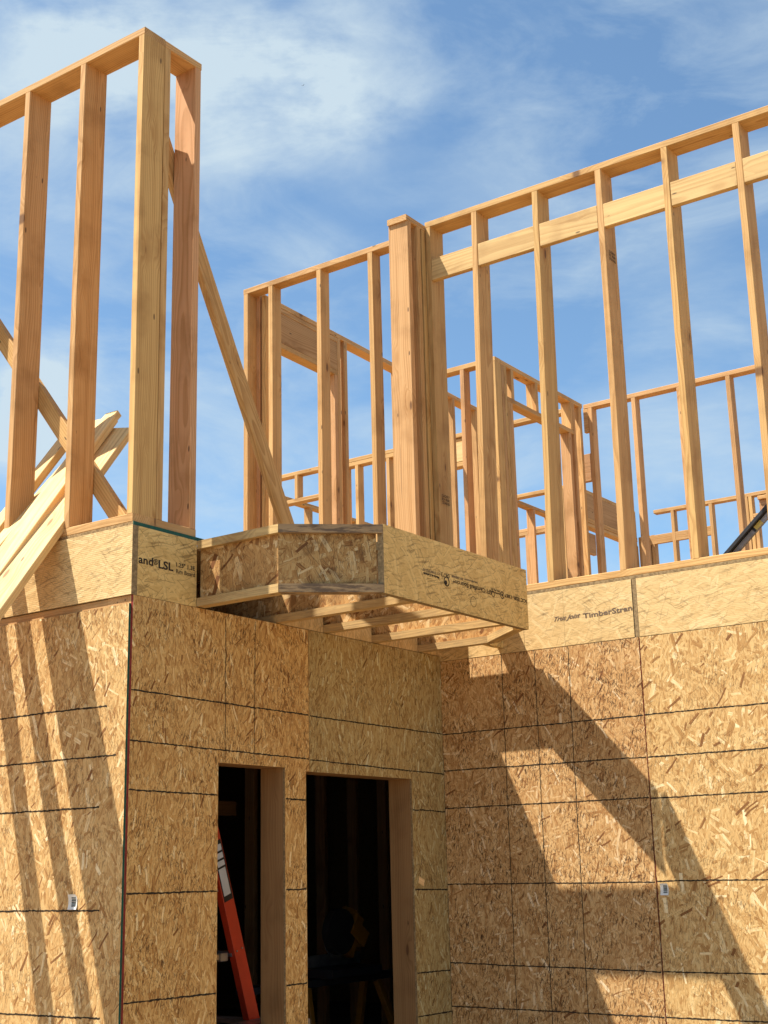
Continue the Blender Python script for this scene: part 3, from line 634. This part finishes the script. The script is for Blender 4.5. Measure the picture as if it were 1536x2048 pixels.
u7.stud(1.17, z1=2.331, pink=.7, bow=.001); u7.stud(1.21, z0=2.371, bow=0); u7.stud(1.25, val=.55, pink=.6, bow=.001); u7.stud(1.375, pink=.3, bow=.001)
u8 = Wall('low distant stud wall on the right seen through the long wall', (-.800, 5.975), (1, 0), (0, 1), .089, .293, 2.648, pink=.6)
u8.top(0, 4.6); u8.bottom(0, 4.6)
for a in (.040, .440, .845, 1.262, 1.66, 2.07, 2.48, 2.9, 3.3, 3.7): u8.stud(a, pink=.6)
u8.flat(-.005, .038, 2.40, 2.609, .002, .04, 'blocking', pink=.5); u8.flat(-.06, .038, 1.985, 2.225, .045, .085, 'blocking', pink=.9, val=.05)
u9 = Wall('distant stud wall behind the lower left wall, with a window header', (-4.45, 5.950), (1, 0), (0, 1), .089, .293, 2.648, pink=.25)
u9.top(0, 3.555); u9.bottom(0, 3.555)
u9.plate(1.05, 1.98, 2.570, 'top_plate')
for a in (.0, 1.10, 1.245, 1.605, 1.96, 2.0, 2.87): u9.stud(a, z1=2.569 if 1.06 < a < 1.97 else None)
u9.flat(.04, 1.09, 2.335, 2.373, 0, .089, 'header_plate'); u9.stud(.51, z0=2.374, name='cripple_stud', bow=0)
u9.flat(2.041, 2.869, 2.38, 2.565, .001, .04, 'header', mat=M['white_fir']); u9.flat(2.041, 2.869, 2.335, 2.375, 0, .089, 'header_plate')
u9.flat(2.041, 2.869, 2.572, 2.604, .02, .07, 'header_plate')
u10 = Wall('far left stud wall running back behind the distant window header', (-4.57, 6.041), (0, 1), (-1, 0), .089, .293, 2.648, pink=.3)
u10.top(0, 2.6); u10.bottom(0, 2.6)
for a in (.55, .95, 1.36, 1.76, 2.2): u10.stud(a)
u11 = Wall('far stud wall low behind the middle of the long wall', (-3.3, 8.100), (1, 0), (0, 1), .089, .293, 2.648, pink=.3)
u11.top(0, 1.16); u11.bottom(0, 1.16)
for a in (.1, .98, 1.12): u11.stud(a)
u12 = Wall('far stud wall with broad faced studs running away behind the long wall', (-2.78, 8.191), (0, 1), (-1, 0), .089, .293, 2.648, pink=.4)
u12.top(0, 1.38); u12.bottom(0, 1.38)
for a in (.02, .42, .82, 1.2): u12.stud(a, pink=.7)
u15 = Wall('farthest doubled top plate glimpsed low between the middle studs', (-3.9, 9.600), (1, 0), (0, 1), .089, .293, 2.690)
u15.top(0, 1.15); u15.plate(0, 1.15, 2.612)
for a in (.05, .45, 1.05): u15.stud(a, z1=2.61)
bd = board('diagonal_brace', (-2.775, 8.25, .33), (-2.775, 9.4, 1.9), (0, -1.57, 1.15), .089, .036, M['fir'], pink=.8, val=.2); tag(bd, 'dark far diagonal brace beside a broad stud, low behind the long wall', 'brace')
u13 = Wall('far stud wall carrying a heavy plywood faced beam header', (-2.05, 8.191), (0, 1), (-1, 0), .089, .293, 2.660, pink=.3)
u13.top(0, 1.42); u13.bottom(0, 1.42)
u13.flat(0, 1.42, 2.360, 2.620, 0, .04, 'header', pink=.6, val=.2); u13.flat(0, 1.42, 2.360, 2.620, .045, .088, 'header', pink=.6, val=.2)
for zz in (2.334, 2.308): u13.flat(0, 1.42, zz, zz + .024, -.004, .089, 'header_plate', val=.7)
u13.flat(0, 1.42, 2.268, 2.305, 0, .089, 'header_plate'); 
for a in (.0, .04): u13.stud(a, z1=2.266)
for a in (1.36, 1.40): u13.stud(a, z1=2.266, val=.3)
u13.flat(.06, .40, 1.98, 2.20, 0, .04, 'blocking', pink=.8, val=.2)
u14 = Wall('farthest low stud wall with sill and plywood faced header at far right', (-2.05, 9.650), (1, 0), (0, 1), .089, .293, 2.648, pink=.4)
u14.top(.20, 4.0); u14.bottom(0, 4.0)
for a in (0.0, .04, .10, .15, .40, .22 + .62 + .0): u14.stud(a, z1=2.37 if a < .2 else None, val=.35)
u14.stud(1.24); u14.stud(1.285, pink=.1); u14.stud(1.335, z1=2.375)
u14.flat(0.0, .86, 2.265, 2.365, .0, .038, 'sill', pink=.4)
u14.flat(1.385, 3.2, 2.56, 2.60, 0, .089, 'header_plate'); u14.flat(1.39, 3.2, 2.42, 2.56, .03, .06, 'header', pink=1.0, val=.1); u14.flat(1.325, 3.2, 2.375, 2.415, -.002, .089, 'header_plate', val=.6)
u14.stud(2.5)

# ------------------------------------------------------------------ braces
b1 = board('diagonal_brace', (-.163, .225, 2.455), (-.163, 1.350, .357), (0, 2.1, 1.125), .089, .038, M['fir'], bow=.006, pink=.2, val=.45, ch=.004)
tag(b1, 'long diagonal brace slanting down from the pink stud to the bay floor', 'brace')
b2 = board('diagonal_brace', (-1.95, .158, 2.51), (-.205, .158, .358), (1.23, 0, 1), .084, .038, M['fir'], pink=.1, val=.42, ch=.004)
tag(b2, 'diagonal brace behind the far left studs, crossing the leaning lumber', 'brace')

# ------------------------------------------------------------------ leaning lumber
def lean(label, xl, xr, zt, vx, vz, yend, th=.038, mat='white_fir', pink=.3, val=.6, side=(1, 0, 0)):
    """board through (x, 0, zt) rising inward along (vx, 1, vz); xl, xr its edges and zt its top face where it crosses the wall face"""
    n = V((0, -vz, 1)).normalized(); dv = V((vx, 1, vz)); c = V(((xl + xr) / 2, 0, zt)) - n * th / 2
    top = c + dv * yend; bot = c + dv * ((-2.86 - c.z) / vz)
    o = board('lumber_board', top, bot, side, xr - xl, th, M[mat], bow=.003, pink=pink, val=val)
    tag(o, label, 'lumber', 'loose boards leaning on the left corner of the deck'); return o
lean('front leaning board, lowest and rightmost of the stack, against the second stud', -.572, -.432, .432, -.065, 1.31, .40, side=(1, .22, -.12), val=.5)
lean('wide pale leaning board just above the lowest one in the stack', -.680, -.540, .497, .0, 1.385, .375, val=.6, side=(1, .06, 0))
lean('leaning board whose sawn end sits between the wide board and the second stud', -.845, -.757, .430, .01, 1.20, .60, val=.55)
lean('leaning board behind the first stud, farthest left and longest of the stack', -.990, -.900, .430, .10, 1.43, .43, val=.45)

# ------------------------------------------------------------------ small things
def tagpaper(label, plane, u, v, wd, ht, off, cur=.25):
    e = thing('paper_label', label, 'paper label', (u, off, v) if plane == 'Y' else (off, u, v), 'stapled barcode labels')
    vs, fs, n = [], [], 6
    for i in range(n + 1):
        for j in range(2):
            a = (i / n - .5) * ht; l = .0015 + .006 * (abs(i / n - .5) * 2) ** 2
            uu = (j - .5) * wd * (1 - (.25 if (i == n and j) else 0))
            vs.append((u + uu, off - l, v + a) if plane == 'Y' else (off + l, u + uu, v + a))
    for i in range(n): fs.append((2 * i, 2 * i + 1, 2 * i + 3, 2 * i + 2))
    vs2 = [V(q) - V((u, off, v)) if plane == 'Y' else V(q) - V((off, u, v)) for q in vs]
    base = WM[e.name]
    pp = mesh_obj('paper', vs2, fs, M['paper'], base.copy(), e)
    vs, fs = [], []; z = -.5 * ht * .62
    while z < .5 * ht * .62:
        h = random.uniform(.0012, .0045); b0 = len(vs); l = .0015 + .006 * (abs(z / ht) * 2) ** 2 + .001
        for (x, zz) in ((-.12, z), (.38, z), (.38, z + h), (-.12, z + h)): vs.append((x * wd, -l, zz))
        fs.append((b0, b0 + 1, b0 + 2, b0 + 3)); z += h + random.uniform(.001, .003)
    mesh_obj('barcode', vs, fs, M['bars'], base.copy(), e)
tagpaper('small curled white barcode label in the stud shadows of the left wall', 'Y', -.282, -1.249, .052, .060, -.011)
tagpaper('small white barcode label beside the red seam of the right wall', 'Y', 1.262, -1.270, .042, .055, D - .011)
sc = board('paper_scrap', (.0135, 2.085, -1.200), (.0135, 2.135, -1.218), (0, .3, 1), .034, .0012, M['white_fir'], val=.9, ch=.0002)
tag(sc, 'tiny blank paper scrap pinned right of the wide door opening', 'paper scrap')

# steel strap showing over the right bottom plate
bar = thing('steel_channel', 'dark steel channel with a yellow sticker leaning over the right bottom plate', 'steel channel', (1.56, 2.75, .30))
p0, p1 = V((1.40, 2.75, .272)), V((2.30, 2.75, 1.069)); dd = (p1 - p0).normalized(); nn = V((-dd.z, 0, dd.x))
board('flange', p0 - nn * .011, p1 - nn * .011, nn, .021, .045, M['darkmetal'], bar)
board('web', p0 - nn * .036 + V((0, .010, 0)), p1 - nn * .036 + V((0, .010, 0)), nn, .028, .018, M['steel'], bar)
q = p0 + dd * .455 - nn * .035
board('sticker', q - dd * .030, q + dd * .020, nn, .024, .0012, M['tagyellow'], bar, ch=.0001)
board('sticker', q - dd * .045, q - dd * .031, nn, .024, .0012, M['black'], bar, ch=.0001)

# ladder in the narrow opening
ld = thing('stepladder', 'orange red stepladder standing inside the narrow door opening', 'ladder', (-.45, 1.2, -2.76))
def rail(x, y_off, mat):
    top, bot = V((x, .72, -.31)), V((x, 1.555, -2.755)); dv = (bot - top).normalized(); pn = V((0, dv.z, -dv.y))
    r_ = board('rail', top + V((0, y_off, 0)), bot + V((0, y_off, 0)), pn, .074, .006, M[mat], ld, ch=.001)
    for s in (-1, 1): board('rail_flange', top + V((-.017, y_off, 0)) + pn * s * .034, bot + V((-.017, y_off, 0)) + pn * s * .034, (1, 0, 0), .034, .006, M[mat], r_, ch=.001)
    return r_, top + V((0, y_off, 0)), dv, pn
ra, tp, dv, pn = rail(-.385, .005, 'orange'); rail(-.80, .005, 'orange')
def on(s, w_): return tp + dv * s + pn * w_
s0 = (-.945 - tp.z) / dv.z
lb = board('label', on(s0 + .055, 0) + V((.0042, 0, 0)), on(s0 + .345, 0) + V((.0042, 0, 0)), pn, .064, .0008, M['black'], ra, ch=.0001)
for a, b_ in ((.075, .105), (.115, .142), (.152, .178)): board('label_strip', on(s0 + a, 0) + V((.0052, 0, 0)), on(s0 + b_, 0) + V((.0052, 0, 0)), pn, .050, .0006, M['paper'], ra, ch=.0001)
board('label_strip', on(s0 + .188, .002) + V((.0052, 0, 0)), on(s0 + .318, .002) + V((.0052, 0, 0)), pn, .048, .0006, M['paper'], ra, ch=.0001)
for s in (.585,):
    for w_ in (-.018, .02): board('rivet', on(s0 + s, w_) + V((.003, 0, 0)), on(s0 + s, w_) + V((.007, 0, 0)), (0, 1, 0), .008, .008, M['alu'], ra, ch=.002)
for z in (-.62, -.92, -1.22, -1.52, -1.83, -2.13, -2.43):
    yy = tp.y + dv.y * (z - tp.z) / dv.z
    board('step', (-.40, yy, z), (-.79, yy, z), (0, 1, 0), .082, .022, M['alu'], ld)
rear = []
for x in (-.42, -.77): board('rear_rail', (x, .66, -.31), (x, .02 + .16, -2.755), (0, 1, 0), .045, .022, M['orange'], ld)
board('spreader', (-.43, 1.06, -1.53), (-.43, .50, -1.525), (0, 0, 1), .026, .010, M['fir'], ld); board('spreader_bracket', (-.424, 1.085, -1.53), (-.424, 1.035, -1.53), (0, 0, 1), .04, .02, M['alu'], ld)
box('ladder_top', (-.82, .60, -.31), (-.36, .80, -.27), M['orange'], ld)
pl = thing('work_bench', 'grey aluminium work platform crossing the foot of the narrow opening', 'bench', (-.35, .95, -2.76))
board('platform', (-.22, .45, -1.862), (-.22, 1.30, -1.835), (1, 0, 0), .26, .045, M['alu'], pl)
for y, z in ((.52, -1.90), (1.22, -1.875)):
    for x in (-.12, -.32): board('leg', (x, y, z), (x, y + (.05 if y > 1 else -.0), -2.755), (1, 0, 0), .035, .025, M['alu'], pl)

# mitre saw on its stand, deep in the dark room
ms = thing('miter_saw', 'yellow and black mitre saw in the dark room behind the wide opening', 'saw', (-1.2, 2.95, -1.76))
board('base', (-1.2, 2.72, -1.735), (-1.2, 3.22, -1.735), (1, 0, 0), .30, .05, M['darkmetal'], ms)
board('fence', (-1.25, 2.70, -1.67), (-1.25, 3.25, -1.67), (0, 0, 1), .07, .02, M['alu'], ms)
def disc(name, c, r_, th, mat, parent, n=24):
    vs = [(c[0] + s * th / 2, c[1] + r_ * math.cos(2 * math.pi * i / n), c[2] + r_ * math.sin(2 * math.pi * i / n)) for s in (-1, 1) for i in range(n)]
    fs = [tuple(range(n)), tuple(range(2 * n - 1, n - 1, -1))] + [(i, n + i, n + (i + 1) % n, (i + 1) % n) for i in range(n)]
    cc = V(c); return mesh_obj(name, [V(v) - cc for v in vs], fs, mat, Matrix.Translation(cc), parent)
disc('blade', (-1.16, 2.90, -1.53), .125, .004, M['alu'], ms); disc('blade_guard', (-1.13, 2.89, -1.50), .135, .05, M['black'], ms)
board('motor', (-1.15, 3.00, -1.47), (-1.15, 3.13, -1.56), (1, 0, 0), .11, .10, M['yellow'], ms); board('arm', (-1.15, 2.98, -1.64), (-1.15, 3.10, -1.42), (1, 0, 0), .07, .08, M['yellow'], ms)
board('handle', (-1.15, 2.97, -1.37), (-1.15, 3.08, -1.40), (1, 0, 0), .035, .035, M['yellow'], ms)
tb = thing('saw_stand', 'dark saw stand with spread legs under the mitre saw', 'stand', (-1.2, 2.95, -2.76))
board('beam', (-1.2, 2.1, -1.785), (-1.2, 3.9, -1.785), (1, 0, 0), .12, .04, M['darkmetal'], tb)
for a, b_ in (((-1.15, 2.6, -1.81), (-.85, 2.4, -2.755)), ((-1.25, 2.6, -1.81), (-1.55, 2.4, -2.755)), ((-1.15, 3.3, -1.81), (-.85, 3.5, -2.755)), ((-1.25, 3.3, -1.81), (-1.55, 3.5, -2.755))):
    board('leg', a, b_, (1, 0, 0), .04, .04, M['yellow'], tb)

# a far bird
BS = .5
bi = mesh_obj('bird', [(a * BS, b_ * BS, c * BS) for a, b_, c in [(0, 0, 0), (.25, .05, .02), (-.25, -.05, .02), (0, .0, -.06), (.9, -.1, .32), (-.9, .1, .30), (.1, .2, .02), (-.12, .15, .02)]],
              [(0, 1, 3), (0, 3, 2), (0, 6, 1), (0, 2, 7), (0, 4, 6), (0, 7, 5), (3, 1, 6), (3, 7, 2), (3, 6, 7)], M['black'], Matrix.Translation(V((4.155 - .528 * 230, -4.019 + .662 * 230, -1.165 + .532 * 230))))
tag(bi, 'tiny dark bird flying alone high before the white cloud', 'bird')
